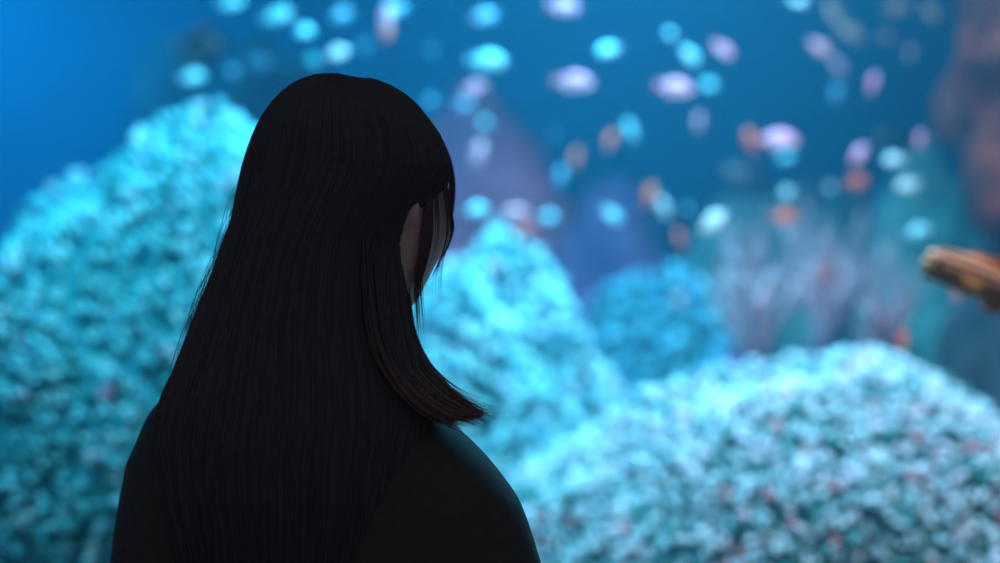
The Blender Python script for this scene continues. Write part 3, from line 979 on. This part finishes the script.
# the lock that swings over the near shoulder, tips flicked outwards
A = [(401, 215, 1.425), (404, 265, 1.42), (406.5, 318, 1.41), (414, 346, 1.40), (427, 369, 1.39), (444.5, 388.5, 1.38), (464, 403.5, 1.37), (493, 418, 1.36)]
B = [(360, 215, 1.33), (362, 265, 1.325), (366, 310, 1.32), (373, 352, 1.318), (390, 383, 1.317), (412, 406, 1.316), (434, 420, 1.318), (462, 427, 1.33)]
A3, B3 = smooth_path([pp(*q) for q in A], 24), smooth_path([pp(*q) for q in B], 24)
paths, cols = [], []
for i in range(900):
    w = rng.random() ** 1.3
    cut = rng.uniform(0.86, 1.0) if rng.random() < 0.8 else rng.uniform(0.7, 0.9)
    P = A3 * (1 - w) + B3 * w
    bow = np.sin(np.linspace(0, math.pi, 24))[:, None]
    P = P + rng.normal(size=3) * np.array([0.0015, 0.006, 0.0015]) * (0.3 + bow) + np.linspace(0, 1, 24)[:, None] ** 3 * rng.normal(size=3) * 0.004
    u = np.linspace(0, cut, 24)
    P = np.stack([np.interp(u, np.linspace(0, 1, 24), P[:, k]) for k in range(3)], 1)
    paths.append(([tuple(p) for p in P], rng.uniform(0.0006, 0.0011)))
    cols.append((DARK, tuple(x * rng.uniform(0.7, 1.2) for x in BROWN)))
strands('shoulder_lock', paths, cols, 0)

# strands combed over the temple and cheek
C = [(362, 80, 1.42), (385, 84.5, 1.425), (403, 93, 1.43), (425, 114, 1.44), (443, 140, 1.445), (453.5, 168, 1.45), (453, 196, 1.455), (447, 224, 1.46), (442, 246, 1.465), (438, 268, 1.465), (437, 296, 1.46)]
D = [(356, 82, 1.40), (372, 88, 1.39), (386, 100, 1.385), (400, 125, 1.38), (409, 155, 1.38), (412, 185, 1.385), (412, 215, 1.39), (413, 250, 1.395), (416, 285, 1.40), (418, 318, 1.405), (420, 352, 1.405)]
C3, D3 = smooth_path([pp(*q) for q in C], 30), smooth_path([pp(*q) for q in D], 30)
paths, cols = [], []
for i in range(380):
    w = rng.random()
    q = rng.random()
    w = 0.17 * w if q < 0.55 else (0.90 + 0.13 * w if q < 0.76 else w)
    cut = 0.62 + 0.12 * rng.random() if w < 0.5 else 0.55 + 0.3 * rng.random()
    if rng.random() < 0.16:
        w = rng.choice([rng.uniform(0, 0.10), rng.uniform(0.85, 1.02), rng.uniform(0.88, 1.0)])
        cut = rng.uniform(0.8, 1.0)
    P = C3 * (1 - w) + D3 * w
    wave = np.linspace(0, 1, 30)[:, None]
    P = P + rng.normal(size=3) * np.array([0.001, 0.003, 0.0005]) + wave ** 2 * rng.normal(size=3) * 0.0025
    u = np.linspace(0, cut, 30)
    P = np.stack([np.interp(u, np.linspace(0, 1, 30), P[:, k]) for k in range(3)], 1)
    pts = [tuple(clear_of_skin(Vector(p), 0.0045)) for p in P]
    paths.append((pts, rng.uniform(0.0004, 0.0008)))
    cols.append((DARK, tuple(x * 0.5 + y * 0.5 for x, y in zip(DARK, BROWN))))
strands('temple_strands', paths, cols, 0)

# flyaway hairs
paths, cols = [], []
for i in range(18):
    a = rng.uniform(0.1, math.pi)
    py0 = rng.uniform(78, 100)
    o = hair_surface(py0, a)
    out = Vector((o.x - HC.x, o.y - HC.y, 0.06)).normalized()
    side = Vector((math.copysign(1, o.x - HC.x), 0, 0))
    ln = rng.uniform(0.012, 0.032)
    pts = [tuple(o + out * (ln * 0.32 * math.sin(math.pi * t)) + side * ln * t + Vector((0, 0, ln * (0.35 * math.sin(2.2 * t) - 0.6 * t * t)))) for t in np.linspace(0, 1, 12)]
    paths.append((pts, 0.00010))
    cols.append((DARK, DARK))
for i in range(34):                         # wisps along the outer edge of the curtain
    py0 = rng.uniform(180, 300)
    ln = rng.uniform(40, 110)
    bow = rng.uniform(2, 10)
    pts = []
    for t in np.linspace(0, 1, 14):
        p = hair_surface(py0 + ln * t, math.pi - 0.12)
        p.x -= bow * 0.001 * math.sin(math.pi * t ** 0.8)
        pts.append(tuple(p))
    paths.append((pts, 0.00022))
    cols.append((DARK, DARK))
for i in range(26):                         # loose ends round the flicked tips
    w = rng.random()
    e = A3[-5] * (1 - w * 0.6) + B3[-5] * w * 0.6
    d = Vector((rng.uniform(0.03, 0.06), rng.uniform(-0.01, 0.01), rng.uniform(-0.022, -0.006)))
    pts = [tuple(Vector(e) + d * t + Vector((0, 0, -0.010 * t * (1 - t)))) for t in np.linspace(0, 1, 10)]
    paths.append((pts, 0.0003))
    cols.append((BROWN, BROWN))
strands('loose_strands', paths, cols, 0)
